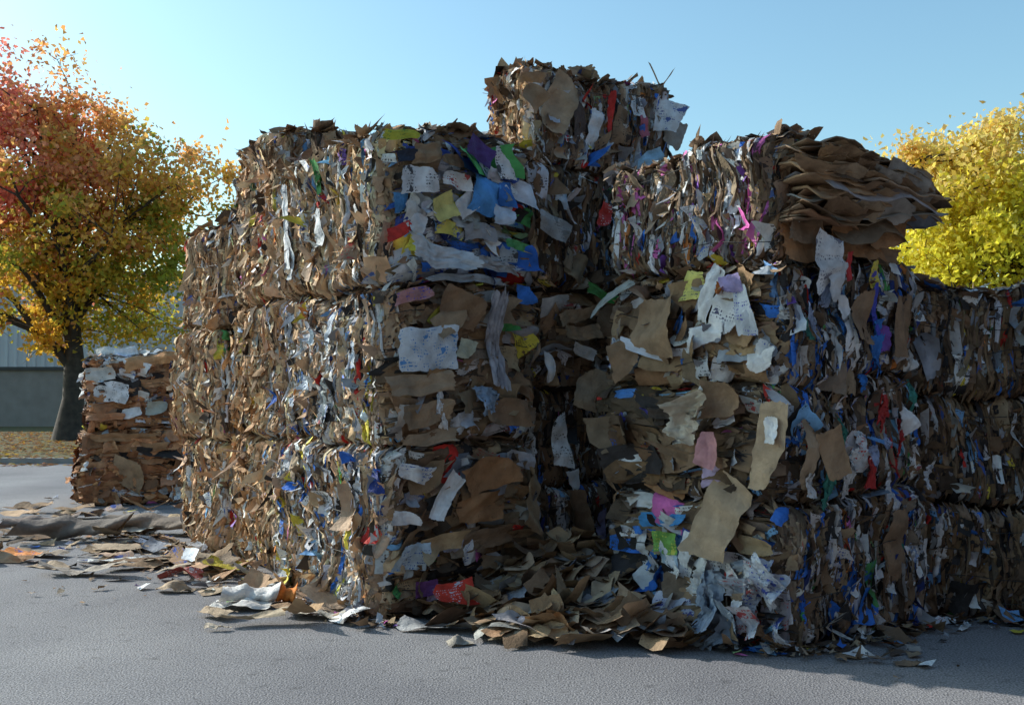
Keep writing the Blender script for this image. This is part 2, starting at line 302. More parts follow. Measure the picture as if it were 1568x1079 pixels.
for z0,z1,pp,st in ((0,.85,P_BLU_SHADE,'edge'),(.85,1.65,P_DK_SHADE,'edge'),(1.65,2.45,P_CARD_SHADE,'flat'),(2.45,3.47,P_DK_SHADE,'edge')):
    bale("cardboard_bale",E0+V0*R.uniform(-.08,.1),1.5,1.3,z0,z1,(st,1500,pp),('edge',1200,P_SUNLIT_B if z0>2 else P_DK_SHADE),top=z1>3)  # left side: painted sunlight on the top bale, painted shade below
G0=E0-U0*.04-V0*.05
bale("cardboard_bale",G0,1.5,.60,3.45,4.26,('edge',1500,pal(.85,white=.15,red=.035,blue=.03)),('edge',E_,P_SUNLIT_B),jit=.01)
bale("cardboard_bale",A0+U0*1.45+V0*1.9,1.5,1.6,0,3.4)
F0=np.array([1.66,6.0])
bale("mixed_paper_bale",F0,1.5,1.6,0,.93,('edge',1600,P_BLU_SHADE),('flat',1400,P_BLU_SHADE),('edge',600,P_DK_SHADE),top=False)
bale("cardboard_bale",F0+V0*.05,1.5,1.6,.93,1.68,('edge',1600,P_BLU_SHADE),('flat',1400,P_DK_SHADE),('edge',600,P_DK_SHADE),top=False)
bale("cardboard_bale",F0+U0*.03,1.5,1.6,1.68,2.45,('edge',1600,P_BLU_SHADE),('flat',1400,P_CARD_SHADE),('edge',600,P_DK_SHADE))
bale("cardboard_bale",F0+U0*.02+V0*.1,.36,1.5,2.45,3.28,('edge',1200,P_CARD_SHADE),('edge',2000,P_PINK),('edge',600,P_DK_SHADE),jit=.01)
bale("cardboard_bale",F0+U0*.35+V0*.75,1.1,.8,2.45,3.12,None,None,('edge',600,P_DK_SHADE))
Ug=np.array([1.,.02]);
for i in range(3):
    for z0,z1 in ((0,.8),(.8,1.6),(1.6,2.38)):
        bale("cardboard_bale",(2.93+i*1.35,7.0+R.uniform(-.05,.08)),1.32,1.3,z0,z1,('edge',1300 if i==0 else 600,P_DK_SHADE),U=Ug/np.linalg.norm(Ug),top=z1>2)
Us=np.array([.985,.17]);Us/=np.linalg.norm(Us)
PS=pal(.95,(1.25,.9,.7),white=.05,grey=.03,dark=.03,blue=.002,red=.002)
bale("cardboard_bale",(-6.05,13.7),1.35,1.5,0,1.07,('flat',1100,PS),('flat',1100,PS),('edge',700,PS),U=Us,top=False)
bale("cardboard_bale",(-5.96,13.72),1.22,1.4,1.05,2.1,('flat',1100,PS),('flat',1100,PS),('edge',700,PS),U=Us,pl_top=pal(1.2,white=.5))
# ------------------------------------------------------------ feature sheets
W=(.82,.83,.85);K=(.40,.27,.165);K2=(.30,.195,.12);K3=(.46,.345,.235);OR=(.42,.23,.115)
mb=MB(True); fA=(d3(A0),d3(U0),-d3(V0))
S=lambda *a,**k: sheet(mb,*fA,*a,**k)
S(.20,3.1,.32,.2,2,col=W,prt=(.02,.02,.03),out=.12,fold=.06); S(.52,3.1,.27,.13,-8,col=W,prt=(.4,.03,.03)); S(.08,3.42,.33,.07,0,col=(.6,.62,.08),prt=(.1,.3,.1))
S(.8,3.0,.27,.3,-12,col=(.10,.36,.82),gloss=.4,out=.1); S(.42,2.9,.2,.2,20,col=(.78,.7,.25)); S(.76,3.34,.25,.18,-25,col=(.09,.04,.2),gloss=.5)
S(1.0,3.3,.17,.27,8,col=W,prt=(.02,.02,.03)); S(.04,2.76,.22,.1,15,col=(.65,.05,.04)); S(.19,2.8,.15,.17,-15,col=W,gloss=.4)
S(.48,2.75,.26,.11,-14,col=(.75,.65,.15),prt=(.03,.1,.5)); S(.76,2.74,.32,.13,4,col=(.4,.4,.42)); S(.33,2.55,.62,.16,-14,col=(.66,.72,.78),gloss=.6,fold=.4,crumple=.012,shape=.1)
S(.9,2.5,.4,.09,-4,col=(.6,.62,.65),gloss=.6,crumple=.015); S(1.05,2.68,.18,.07,0,col=(.12,.42,.15),gloss=.5); S(1.15,2.32,.17,.15,10,col=(.05,.22,.7),gloss=.5)
S(.62,2.93,.2,.17,30,col=W); S(.95,2.88,.2,.14,-10,col=(.58,.68,.82)); S(.3,3.3,.25,.14,5,col=K); S(.5,3.24,.2,.1,5,col=K2); S(.12,3.27,.16,.09,0,col=(.04,.05,.08)); S(.98,3.05,.16,.2,5,col=(.05,.2,.6)); S(.06,2.95,.12,.14,-5,col=(.1,.3,.6))
S(.30,1.9,.48,.32,-3,col=(.74,.80,.86),gloss=.5,prt=(.05,.25,.6),out=.13,fold=.06); S(.58,2.17,.4,.26,-18,tu=25,col=K2,out=.1); S(.5,2.08,.3,.2,25,tu=-30,col=K,out=.1)
S(.87,1.95,.15,.75,3,col=(.42,.42,.47),gloss=.9,fold=.5,crumple=.02,out=.1,shape=.14); S(.85,1.5,.17,.22,10,col=(.4,.55,.75),gloss=.8,crumple=.02,fold=.5,out=.1,shape=.14)
S(.64,1.87,.17,.15,-20,col=(.65,.66,.5)); S(.42,1.5,.06,.28,8,col=W,crumple=.01,shape=.14,out=.12); S(.62,1.35,.14,.14,35,col=W,fold=.5,shape=.14)
S(.25,1.66,.55,.16,-2,col=K3); S(.3,1.45,.45,.17,3,col=K); S(.3,1.28,.5,.1,0,col=K3,out=.05); S(.95,1.7,.4,.2,-4,col=K2); S(1.0,1.4,.4,.22,5,col=K2)
S(.6,2.40,.7,.06,-3,col=(.45,.5,.55),gloss=.6,out=.03); S(.2,2.3,.3,.1,10,col=(.6,.3,.3),gloss=.5,prt=(.1,.1,.5))
S(.8,.98,.5,.26,12,tu=15,col=OR,out=.1); S(.75,.72,.45,.22,8,col=OR,out=.08); S(.42,.85,.13,.36,-35,col=W,fold=.4); S(.15,.47,.26,.2,-5,col=(.5,.62,.72),prt=(.03,.1,.4),gloss=.4)
S(.5,.5,.14,.15,-20,col=(.4,.4,.5)); S(.8,.5,.55,.14,5,col=K2); S(.85,.3,.55,.16,-6,col=K); S(.45,.18,.3,.09,10,col=(.7,.5,.6),prt=(.4,.03,.3)); S(.1,.75,.25,.1,-15,col=W,gloss=.5,fold=.5)
S(1.12,.78,.3,.52,-22,tv=-30,tu=-12,col=K,out=.2,curl=.1); S(.2,1.05,.3,.12,-15,col=W,prt=(.03,.1,.4),gloss=.4); S(.3,.22,.2,.12,0,col=(.3,.12,.4))
fA=(d3(A0+V0*1.85),-d3(V0),-d3(U0))
S(.4,2.95,.1,.75,3,col=W,prt=(.05,.05,.1),out=.1); S(.47,2.7,.07,.4,-5,col=W,out=.1); S(1.65,.5,.1,.32,0,col=(.7,.05,.03),gloss=.5,out=.08); S(1.15,2.1,.12,.25,-15,col=(.6,.66,.75)); S(.5,.95,.12,.5,-8,col=K3,out=.1)
for i in range(34):
    S(R.uniform(.2,1.75),[R.uniform(.15,1.1),R.uniform(1.3,2.25)][i%2],R.uniform(.05,.12),R.uniform(.08,.26),R.uniform(-14,14),R.uniform(-8,8),R.uniform(-25,25),col=[W,(.62,.72,.78),(.72,.64,.52),(.55,.62,.7),K3][i%5],gloss=.3,prt=(.03,.1,.3) if i%2 else None,fold=.4,shape=.1,out=.05)
mb.build("hanging_packaging",SCR)
mb=MB(True); fA=(d3(E0),d3(U0),-d3(V0))
S(.08,2.93,.36,.2,-14,col=(.40,.39,.39),out=.2,prt=(.2,.2,.2)); S(.66,3.1,.16,.2,-12,col=(.7,.04,.03),gloss=.4,prt=(.6,.6,.6),out=.14); S(.22,3.2,.12,.2,5,col=(.6,.7,.8),out=.14); S(.6,2.42,.5,.08,-18,col=(.08,.45,.1),gloss=.5,out=.14)
S(.5,1.63,.42,.38,-22,col=K3,out=.22,tv=15,fold=.03); S(.3,2.25,.45,.12,15,tu=20,col=K3,out=.15); S(.35,2.1,.4,.12,5,tu=-15,col=K,out=.14); S(.4,1.95,.25,.1,-20,col=W,out=.12)
S(.12,1.22,.17,.42,8,col=W,prt=(.02,.02,.02),out=.2); S(.3,.6,.2,.5,12,col=K2,out=.15,curl=.3); S(.38,.9,.12,.18,10,col=W,out=.1); S(.05,1.8,.1,.25,10,col=W,out=.2)
S(.75,2.2,.35,.3,-12,col=K2,out=.1); S(.75,1.1,.2,.4,0,col=K3,out=.12); S(.6,.5,.1,.3,-10,col=(.35,.3,.5))
fA=(d3(G0),d3(U0),-d3(V0))
S(.18,3.95,.28,.5,-15,col=K3,out=.12,curl=.15); S(.42,3.85,.12,.42,10,col=(.12,.09,.08),out=.08); S(.55,3.8,.12,.35,-8,col=W,out=.1); S(.7,3.95,.08,.4,-4,col=(.68,.05,.04),out=.1); S(.87,3.85,.22,.32,-8,col=K2,prt=(.03,.02,.02),out=.1)
S(1.38,3.95,.25,.3,-20,tv=30,col=W,prt=(.05,.1,.35),out=.12); S(1.48,3.82,.22,.3,-25,col=(.4,.38,.35),out=.1); S(1.15,3.55,.3,.16,25,col=(.4,.65,.85),out=.15); S(1.1,3.85,.12,.2,10,col=(.5,.15,.2))
S(-.02,4.12,.32,.1,20,tu=30,col=K3,out=.05); S(-.05,3.95,.2,.2,-30,col=K,out=.1)
for s_,z_,w_,h_,r_ in ((.15,4.24,.2,.2,20),(.5,4.27,.3,.16,-25),(.62,4.3,.22,.2,15),(.8,4.22,.2,.16,-10),(1.05,4.14,.26,.2,5),(1.3,4.12,.25,.18,-15),(.02,4.2,.12,.2,40),(.35,4.27,.15,.15,-40)):
    S(s_,z_,w_,h_,r_,tv=R.uniform(-40,40),tu=R.uniform(-40,40),col=[K,K3,K2][int(s_*10)%3],out=-.1,fold=.4,shape=.1)
mb.build("hanging_packaging",SCR)
mb=MB(True)
T=lambda t,z,w,h,roll=0,**k: sheet(mb,d3(F0),d3(V0),-d3(U0),t,z,w,h,-roll,**k)
T(.66,2.32,.2,.2,-10,col=(.75,.7,.2),prt=(.1,.1,.1)); T(.5,2.25,.12,.4,-25,col=W,out=.12); T(.36,2.12,.22,.32,-12,col=W,prt=(.02,.02,.1),out=.1); T(.2,2.15,.14,.36,8,col=(.62,.66,.72),out=.12,prt=(.1,.1,.4)); T(.5,1.98,.3,.14,10,col=W,out=.1); T(.3,2.3,.2,.12,10,col=(.35,.3,.55),out=.12)
T(.97,2.1,.42,.42,-8,col=K,out=.1,curl=.12); T(.1,1.83,.2,.14,20,col=W); T(1.25,1.85,.3,.25,25,col=K2,out=.12); T(1.45,2.3,.5,.06,25,col=(.45,.5,.5),out=.12)
T(.58,1.5,.26,.16,15,col=(.56,.48,.38),fold=.8,crumple=.02,out=.16); T(.66,1.38,.26,.2,-30,col=(.66,.58,.48),fold=.8,crumple=.02,out=.17); T(.38,1.55,.3,.25,0,col=K2,out=.1,curl=.2); T(.45,1.22,.16,.24,-15,col=(.65,.33,.35),out=.16,fold=.5); T(.5,1.08,.2,.12,10,col=(.5,.4,.6),out=.12,gloss=.5)
T(.42,.82,.36,.58,-22,col=K3,out=.16,tu=-8,fold=.08); T(.05,1.3,.22,.62,-6,col=K3,out=.11,fold=.1); T(.02,1.4,.1,.18,-6,col=W,out=.13); T(.8,1.2,.4,.2,12,col=K2); T(1.0,1.0,.4,.2,-6,col=OR,out=.06); T(1.2,1.45,.3,.14,0,col=(.07,.06,.3),gloss=.6); T(1.3,1.6,.25,.07,5,col=(.1,.3,.75),gloss=.6)
T(.95,.6,.25,.16,10,col=(.2,.45,.1),gloss=.5,prt=(.6,.6,.1)); T(1.0,.75,.45,.1,10,col=(.08,.35,.75),gloss=.5); T(.9,.42,.16,.3,5,col=(.45,.6,.75),gloss=.5); T(.6,.35,.2,.2,-30,col=W,crumple=.02); T(.75,.3,.2,.25,20,col=K)
T(.75,.6,.12,.25,-15,col=W,gloss=.4); T(.25,.5,.25,.14,20,col=(.5,.55,.6),gloss=.8,crumple=.02,fold=.6)
for i in range(14): T(R.uniform(-.02,.24),R.uniform(.12,.62),R.uniform(.08,.2),R.uniform(.08,.2),R.uniform(-50,50),col=(.66,.69,.76),gloss=.7,fold=.8,crumple=.01,out=R.uniform(.07,.14),prt=[(.5,.05,.05),(.05,.1,.5),None][i%3],shape=.12)
for i in range(6): T(R.uniform(.25,.5),R.uniform(.1,.35),.2,.25,R.uniform(-50,50),col=(.30,.37,.48),gloss=.9,fold=.9,crumple=.012,out=.12,shape=.14)
for i in range(24): T(R.uniform(.1,1.5),R.uniform(.15,.9) if i%3 else R.uniform(1.,2.3),R.uniform(.05,.16),R.uniform(.06,.2),R.uniform(-40,40),col=[W,(.08,.28,.78),(.6,.66,.74),K3][i%4],gloss=.5,fold=.5,out=.06,shape=.12,prt=(.05,.1,.4) if i%3==0 else None)
fA=(d3(F0),d3(U0),-d3(V0))
S(.33,2.42,.24,.36,-4,col=W,prt=(.15,.15,.2),out=.12); S(.42,2.3,.16,.28,-12,col=(.7,.72,.75),out=.14); S(.85,2.35,.12,.2,6,col=(.75,.62,.1),prt=(.05,.05,.5)); S(.88,2.1,.05,.4,6,col=(.08,.1,.6),gloss=.5); S(1.0,1.9,.12,.18,0,col=(.2,.08,.4),gloss=.5); S(.58,2.4,.06,.2,5,col=(.65,.05,.05),gloss=.5)
S(.62,1.95,.1,.2,-5,col=W); S(.55,2.15,.12,.16,12,col=W,gloss=.4); S(.72,2.05,.2,.35,4,col=K2); S(1.2,2.0,.22,.45,0,col=K2); S(.3,1.25,.2,.34,12,tv=20,col=K,out=.1); S(.12,1.28,.14,.45,-8,col=K3,out=.1)
S(.7,1.2,.16,.28,-15,col=W,prt=(.6,.04,.03),gloss=.5,crumple=.02,fold=.5); S(1.15,1.35,.15,.2,30,col=W,gloss=.6,fold=.5); S(1.05,.55,.2,.5,0,col=K2)
for i in range(34): S(R.uniform(.1,1.45),R.uniform(.15,2.3),R.uniform(.03,.09),R.uniform(.10,.3),R.uniform(-14,14),col=[(.05,.25,.75),W,(.4,.5,.75),(.7,.72,.78),(.6,.05,.05),(.06,.3,.25)][i%6],gloss=.6,fold=.5,crumple=.01,shape=.14,out=.06)
mb.build("hanging_packaging",SCR)
mb=MB(True); fA=(d3((-5.96,13.72)),d3(Us),np.array([Us[1],-Us[0],0]))
S(.35,1.6,.5,.32,-8,col=W,prt=(.03,.03,.03),out=.1); S(.2,1.85,.4,.2,5,col=(.7,.66,.6)); S(.6,1.3,.3,.15,5,col=W); S(.95,1.35,.3,.2,-5,col=(.45,.47,.42)); S(.6,.45,.5,.4,-25,col=K); S(.5,.95,.9,.12,0,col=OR); S(.6,.8,1.,.12,2,col=OR); S(.8,1.7,.6,.12,0,col=OR); S(.8,1.9,.7,.1,2,col=OR)
for i in range(14): S(R.uniform(.1,1.1),2.09+R.uniform(-.03,.07),R.uniform(.2,.4),R.uniform(.1,.2),R.uniform(-15,15),tu=R.uniform(-75,-30),col=[W,(.75,.72,.66),K3][i%3],out=-.05)
mb.build("hanging_packaging",SCR)
# ------------------------------------------------------------ fan of loose cardboard layers
mb=MB(True)
O=F0; n=36
PLY=pal(.85,(1,.95,.9),white=.0,grey=.16,dark=.0,blue=0,red=0,yel=0,grn=0,pink=0,pur=0)
gx=np.linspace(0,1,16); gy=np.linspace(0,1,7)
for k in range(n):
    q=k/(n-1); z=2.70+.54*q+R.uniform(-.012,.012); left=R.random()<.55
    s0=R.uniform(.04,.16) if left else R.uniform(.15,.6); s1=(1.34+.22*math.sin(.4+q*2.2))*R.uniform(.88,1.02) if (not left or R.random()<.6) else R.uniform(.7,1.2)
    L=s1-s0; wd=R.uniform(.45,.72); frnt=-.03-R.uniform(.0,.2)*math.sin(.3+q*2.6)
    X,Y=np.meshgrid(gx,gy); sk=R.normal(0,.08); s=s0+X*L+sk*(Y-.5); t=frnt+Y*wd+R.normal(0,.09)*(X-.5)
    a,b,c_=R.uniform(0,6,3); am=R.uniform(.008,.04)
    sag=(.12-.34*q)*np.clip(s-.5,0,3)**1.6 
    bend=R.uniform(-.03,.17) if R.random()<.6 else R.uniform(-.02,.03)
    Z=z+sag+am*np.sin(s*R.uniform(4,9)+a)+R.normal(0,.004,X.shape)-bend*np.exp(-Y/.14)-R.uniform(-.05,.10)*np.clip((X-.8)/.2,0,1)**2-.08*Y*q
    t=t+.02*np.sin(s*5+c_)
    P=np.stack([O[0]+U0[0]*s+V0[0]*t,O[1]+U0[1]*s+V0[1]*t,Z],-1).reshape(-1,3)
    P2=P.copy(); P2[:,2]-=R.uniform(.006,.018); gw=16
    f=[]; nn=gw*7
    for j in range(6):
        for i in range(gw-1): f.append([j*gw+i,j*gw+i+1,(j+1)*gw+i+1,(j+1)*gw+i]); f.append([nn+j*gw+i,nn+(j+1)*gw+i,nn+(j+1)*gw+i+1,nn+j*gw+i+1])
    for i in range(gw-1): f.append([i,nn+i,nn+i+1,i+1])
    for j in range(6): f.append([j*gw+gw-1,nn+j*gw+gw-1,nn+(j+1)*gw+gw-1,(j+1)*gw+gw-1]); f.append([j*gw,(j+1)*gw,nn+(j+1)*gw,nn+j*gw])
    c,g,p=pick(PLY,1); uv=np.tile(np.stack([X*L*2,Y*wd*2],-1).reshape(-1,2),(2,1))
    mb.add(np.concatenate([P,P2]),np.array(f),np.tile([*c[0],0],(2*nn,1)),None,uv)
fo,fu,fn=d3(F0),d3(U0),-d3(V0)
for i in range(26):
    q=R.random(); s_=R.uniform(.15,1.3); sheet(mb,fo,fu,fn,s_,2.76+.4*q-.1*q*s_,R.uniform(.2,.5),R.uniform(.08,.2),R.uniform(-20,5),col=[K3,K,K2,(.40,.37,.34)][i%4],out=.10+.08*math.sin(q*3),tu=R.uniform(20,65),fold=.12)
for s,z,w_,h_,r,c in ((.45,2.56,.8,.24,-3,OR),(.75,2.56,.65,.22,-8,(.36,.19,.09)),(.2,2.65,.4,.2,5,K2),(1.05,2.62,.45,.2,10,OR),(.3,2.8,.5,.14,8,K2),(.9,2.5,.7,.1,-4,K2)):
    sheet(mb,fo,fu,fn,s,z,w_,h_,r,col=c,out=-.02+R.uniform(0,.05),tu=-12)
mb.box(F0+V0*.12+U0*.1,U0,V0,1.1,.6,2.45,2.74,(.2,.12,.07))
mb.build("flattened_cardboard_stack",SCR)
# ------------------------------------------------------------ cardboard pile on ground
mb=MB(); n=340
th=R.uniform(0,6.28,n); rr=np.sqrt(R.random(n)); cx=.42+rr*np.cos(th)*1.0; cy=6.88+rr*np.sin(th)*.8
cx=cx+ (7-cy)*.28
hz=.46*np.exp(-(((cx-.45)/.75)**2+((cy-7.4)/.55)**2))+.12*np.exp(-((cx-.6)**2/.5+(cy-6.5)**2/.14))
P=np.stack([cx,cy,hz*R.uniform(.75,1.05,n)+.04],1)
c,g,p=pick(pal(.92,(.98,.98,.96),white=.0,grey=.22,dark=.0,blue=0,red=0,yel=0,grn=0,pink=0,pur=0),n)
scraps(mb,P,np.array([1,0,0.]),np.array([0,1,0.]),ZU,R.uniform(.14,.34,n),R.uniform(.10,.24,n),c,g,p*0,7,7,fold=R.normal(0,.3,n),crumple=.002,roll=R.uniform(0,3.1,n),tu=R.normal(-.35,.3,n),tv=R.normal(0,.25,n),curl=R.normal(0,.15,n),shape=.05)
for v in mb.v: v[:,2]=np.maximum(v[:,2],.012+R.uniform(0,.01,len(v)))
mb.build("cardboard_pile",SCR)
# ------------------------------------------------------------ litter
def lit(name,x,y,w_,h_,roll,col,z=.03,**k):
    m=MB(); kw=dict(fold=.25,crumple=.004); kw.update(k); P=np.array([x,y,z])
    scraps(m,P[None],np.array([1,0,0.]),np.array([0,1,0.]),ZU,[w_],[h_],np.array([col]),kw.get('gloss',0),np.array([[*(kw.get('prt') or (0,0,0)),.9 if kw.get('prt') else 0]]),10,10,fold=kw['fold'],crumple=kw['crumple'],roll=math.radians(roll),tu=kw.get('tu',0),tv=kw.get('tv',0),curl=kw.get('curl',0),shape=kw.get('shape',.06),buckle=.08)
    for v in m.v: v[:,2]=np.maximum(v[:,2],.010+.004*np.sin(v[:,0]*40))
    return m.build(name,SCR)
def rolled(name,x,y,L,r,ang,col,sq=.7,open_=0.):
    m=MB(); nu,nv=22,22; u=np.linspace(0,1,nu); v=np.linspace(0,1,nv); Ug_,Vg_=np.meshgrid(u,v)
    rad=r*(1+.35*Vg_)*(1+.22*np.sin(Ug_*7+Vg_*3)+.1*np.sin(Ug_*19+Vg_*5)); th_=Vg_*(5.4-open_)+.5+.4*np.sin(Ug_*4)
    lx=(Ug_-.5)*L+.08*L*np.sin(Vg_*4); ly=np.cos(th_)*rad+.06*L*np.sin(Ug_*3.2); lz=np.sin(th_)*rad*sq*(1-.45*np.abs(np.sin(Ug_*5+1)))
    lz=lz-lz.min()+.012+R.normal(0,.004,lz.shape); c_,s_=math.cos(ang),math.sin(ang)
    P=np.stack([x+lx*c_-ly*s_,y+lx*s_+ly*c_,lz],-1).reshape(-1,3)
    f=[[j*nu+i,j*nu+i+1,(j+1)*nu+i+1,(j+1)*nu+i] for j in range(nv-1) for i in range(nu-1)]
    m.add(P,np.array(f),np.tile([*col,0],(len(P),1)).astype(float)); return m.build(name,SCR)
rolled("curled_cardboard",-4.75,10.6,1.1,.17,.20,(.20,.165,.14),.65,2.0)
rolled("curled_cardboard",-4.05,11.1,1.2,.17,-.05,(.24,.19,.15),.6,2.2)
rolled("curled_cardboard",-5.5,11.4,.8,.14,.4,(.24,.18,.15),.5,2.2)
lit("flat_cardboard",-3.75,8.6,.8,.2,-5,(.42,.36,.3)); lit("flat_cardboard",-3.1,9.3,.7,.25,10,(.45,.36,.26)); lit("flat_cardboard",-4.6,9.6,.6,.2,-20,(.42,.34,.26))
lit("crushed_carton",-2.8,8.35,.36,.16,5,(.5,.12,.1),z=.10,fold=-.7,prt=(.6,.6,.6)); lit("flat_cardboard",-2.55,8.75,.45,.2,-10,K3)
rolled("paper_sack",-1.98,7.40,.42,.085,.15,(.80,.77,.74),.75,1.); lit("paper_sack",-2.0,7.26,.45,.2,8,(.78,.75,.7),z=.05,fold=-.3,crumple=.01); rolled("orange_pouch",-1.72,7.44,.18,.08,.1,(.82,.28,.06),.8)
lit("paper_sheet",-1.36,7.0,.38,.18,-12,(.62,.58,.5)); lit("flat_cardboard",-1.78,6.78,.5,.13,12,(.5,.4,.28),z=.04); lit("flat_cardboard",-1.98,6.62,.16,.06,0,(.6,.5,.38))
lit("red_snack_bag",-.40,6.85,.32,.2,25,(.80,.06,.03),z=.2,tu=.7,gloss=.5,prt=(.7,.7,.75),fold=.3,crumple=.004)
lit("paper_sheet",-.5,6.62,.55,.17,-6,(.44,.43,.42)); lit("crushed_carton",-.33,6.27,.17,.12,20,(.45,.4,.33),z=.05,fold=-.5)
lit("printed_sheet",1.06,6.55,.28,.22,-5,(.58,.6,.7),z=.16,tu=.8,prt=(.05,.05,.3)); lit("dry_leaf",2.34,5.8,.2,.08,0,(.22,.15,.1),z=.03,fold=-.5)
lit("flat_cardboard",-.2,6.85,.4,.2,20,(.3,.24,.19),z=.06); lit("flat_cardboard",-2.3,7.9,.4,.2,30,K3,z=.05,fold=-.4)
for x_,y_,w_,h_,r_ in ((-3.4,8.9,.5,.22,20),(-4.2,9.0,.45,.2,-30),(-2.95,8.75,.35,.2,40),(-3.9,9.9,.6,.3,5),(-5.0,9.1,.4,.2,15),(-2.1,7.0,.3,.14,-35),(-2.7,7.9,.3,.18,10)):
    lit("flat_cardboard",x_,y_,w_,h_,r_,[K3,K,(.55,.45,.34)][int(abs(x_)*10)%3],z=.05,fold=R.uniform(-.5,.3))
mb=MB(); n=900
t=R.uniform(-.2,5.5,n); dd=R.gamma(1.2,.28,n); base=A0[None]+V0*t[:,None]-U0*(dd*(.2+.25*t))[:,None]
P=np.stack([base[:,0],base[:,1],R.uniform(.008,.03,n)],1)
c,g,p=pick(pal(1.1,white=.12,dark=.08,grey=.08),n); sz=R.gamma(1.5,.03,n)+.012
X3,Y3=np.array([1,0,0.]),np.array([0,1,0.])
scraps(mb,P,X3,Y3,ZU,sz,sz*R.uniform(.4,1,n),c,g,p,3,3,fold=R.normal(0,.3,n),crumple=.004,roll=R.uniform(0,3.1,n),tu=R.normal(0,.2,n),tv=R.normal(0,.2,n),shape=.2)
n=300; P=np.stack([R.uniform(-7,-1.5,n),R.uniform(7.2,15,n),R.uniform(.008,.03,n)],1); c,g,p=pick(pal(1.1,white=.08),n); sz=R.gamma(1.6,.03,n)+.012
scraps(mb,P,X3,Y3,ZU,sz,sz*R.uniform(.3,1,n),c,g,p,3,3,fold=R.normal(0,.3,n),crumple=.004,roll=R.uniform(0,3.1,n),tu=R.normal(0,.2,n),tv=R.normal(0,.2,n),shape=.2)
n=60; P=np.stack([R.uniform(-6.5,-2.6,n),R.uniform(8.8,13.5,n),R.uniform(.02,.10,n)],1); c,g,p=pick(pal(1.1,white=.06),n)
scraps(mb,P,X3,Y3,ZU,R.uniform(.15,.6,n),R.uniform(.08,.3,n),c,g,p,6,6,fold=R.normal(0,.4,n),crumple=.008,roll=R.uniform(-.6,.6,n),tu=R.normal(0,.14,n),tv=R.normal(0,.14,n),shape=.1)
n=22; t=R.uniform(.1,4,n); base=A0[None]+V0*t[:,None]-U0*R.uniform(.05,.5,n)[:,None]; P=np.stack([base[:,0],base[:,1],R.uniform(.03,.1,n)],1); c,g,p=pick(pal(1.3,white=.1),n)
scraps(mb,P,X3,Y3,ZU,R.uniform(.12,.4,n),R.uniform(.08,.25,n),c,g,p,6,6,fold=R.normal(0,.5,n),crumple=.006,roll=R.uniform(0,3,n),tu=R.normal(0,.3,n),tv=R.normal(0,.3,n),shape=.08)
n=600; s=R.uniform(-1.6,3.5,n); q=np.where((s<0)[:,None],F0+V0*(-s)[:,None]-U0*R.gamma(1.3,.07,n)[:,None],F0+U0*np.minimum(s,1.5)[:,None]+np.array([1.,0])*np.clip(s-1.5,0,9)[:,None]-V0*R.gamma(1.3,.09,n)[:,None])
P=np.stack([q[:,0],q[:,1],R.uniform(.008,.05,n)],1); c,g,p=pick(P_BLU_SHADE,n); sz=R.gamma(1.6,.03,n)+.015
scraps(mb,P,X3,Y3,ZU,sz,sz*R.uniform(.4,1,n),c,g,p,3,3,fold=R.normal(0,.4,n),crumple=.006,roll=R.uniform(0,3.1,n),tu=R.normal(0,.3,n),tv=R.normal(0,.3,n),shape=.2)
for v in mb.v: v[:,2]=np.maximum(v[:,2],.009+R.uniform(0,.006,len(v)))
mb.build("paper_litter",SCR)
# ------------------------------------------------------------ ground
def plane(name,x0,x1,y0,y1,z,mat):
    me=bpy.data.meshes.new(name); me.from_pydata([(x0,y0,z),(x1,y0,z),(x1,y1,z),(x0,y1,z)],[],[(0,1,2,3)]); me.materials.append(mat)
    o=bpy.data.objects.new(name,me); sc.collection.objects.link(o); return o
def boxo(name,x0,x1,y0,y1,z0,z1,mat,parent=None,bev=0):
    me=bpy.data.meshes.new(name); v=[(x,y,z) for z in (z0,z1) for x,y in ((x0,y0),(x1,y0),(x1,y1),(x0,y1))]
    me.from_pydata(v,[],[(0,3,2,1),(4,5,6,7),(0,1,5,4),(1,2,6,5),(2,3,7,6),(3,0,4,7)]); me.materials.append(mat)
    o=bpy.data.objects.new(name,me); sc.collection.objects.link(o)
    if bev: b=o.modifiers.new('b','BEVEL'); b.width=bev; b.segments=2
    if parent: o.parent=parent
    return o
GR=simple("grass",(.075,.10,.03),.9,(.13,.09,.035),3,.8)
CONC=simple("concrete",(.34,.33,.31),.85,(.22,.21,.2),4,.3)
plane("ground",-600,600,-300,900,-.004,GR)
plane("asphalt_lot",-80,80,-40,21.8,0,ASP)
boxo("kerb",-80,80,21.8,22.0,-.1,.13,CONC,bev=.02)
boxo("grass_verge",-80,80,22.0,60,-.1,.11,GR)
mb=MB(); n=9000; P=np.stack([R.normal(-13,6,n),R.uniform(21,36,n),np.zeros(n)],1); P[:,2]=np.where(P[:,1]>21.75,.135,.015)
lc=np.array([(.45,.2,.05),(.5,.32,.05),(.3,.12,.05),(.2,.13,.07)])[R.integers(0,4,n)]
scraps(mb,P,X3,Y3,ZU,R.uniform(.05,.13,n),R.uniform(.05,.12,n),lc,0,np.zeros((n,4)),2,2,crumple=.01,roll=R.uniform(0,3,n),shape=.2)
mb.build("fallen_leaves",LEAF)
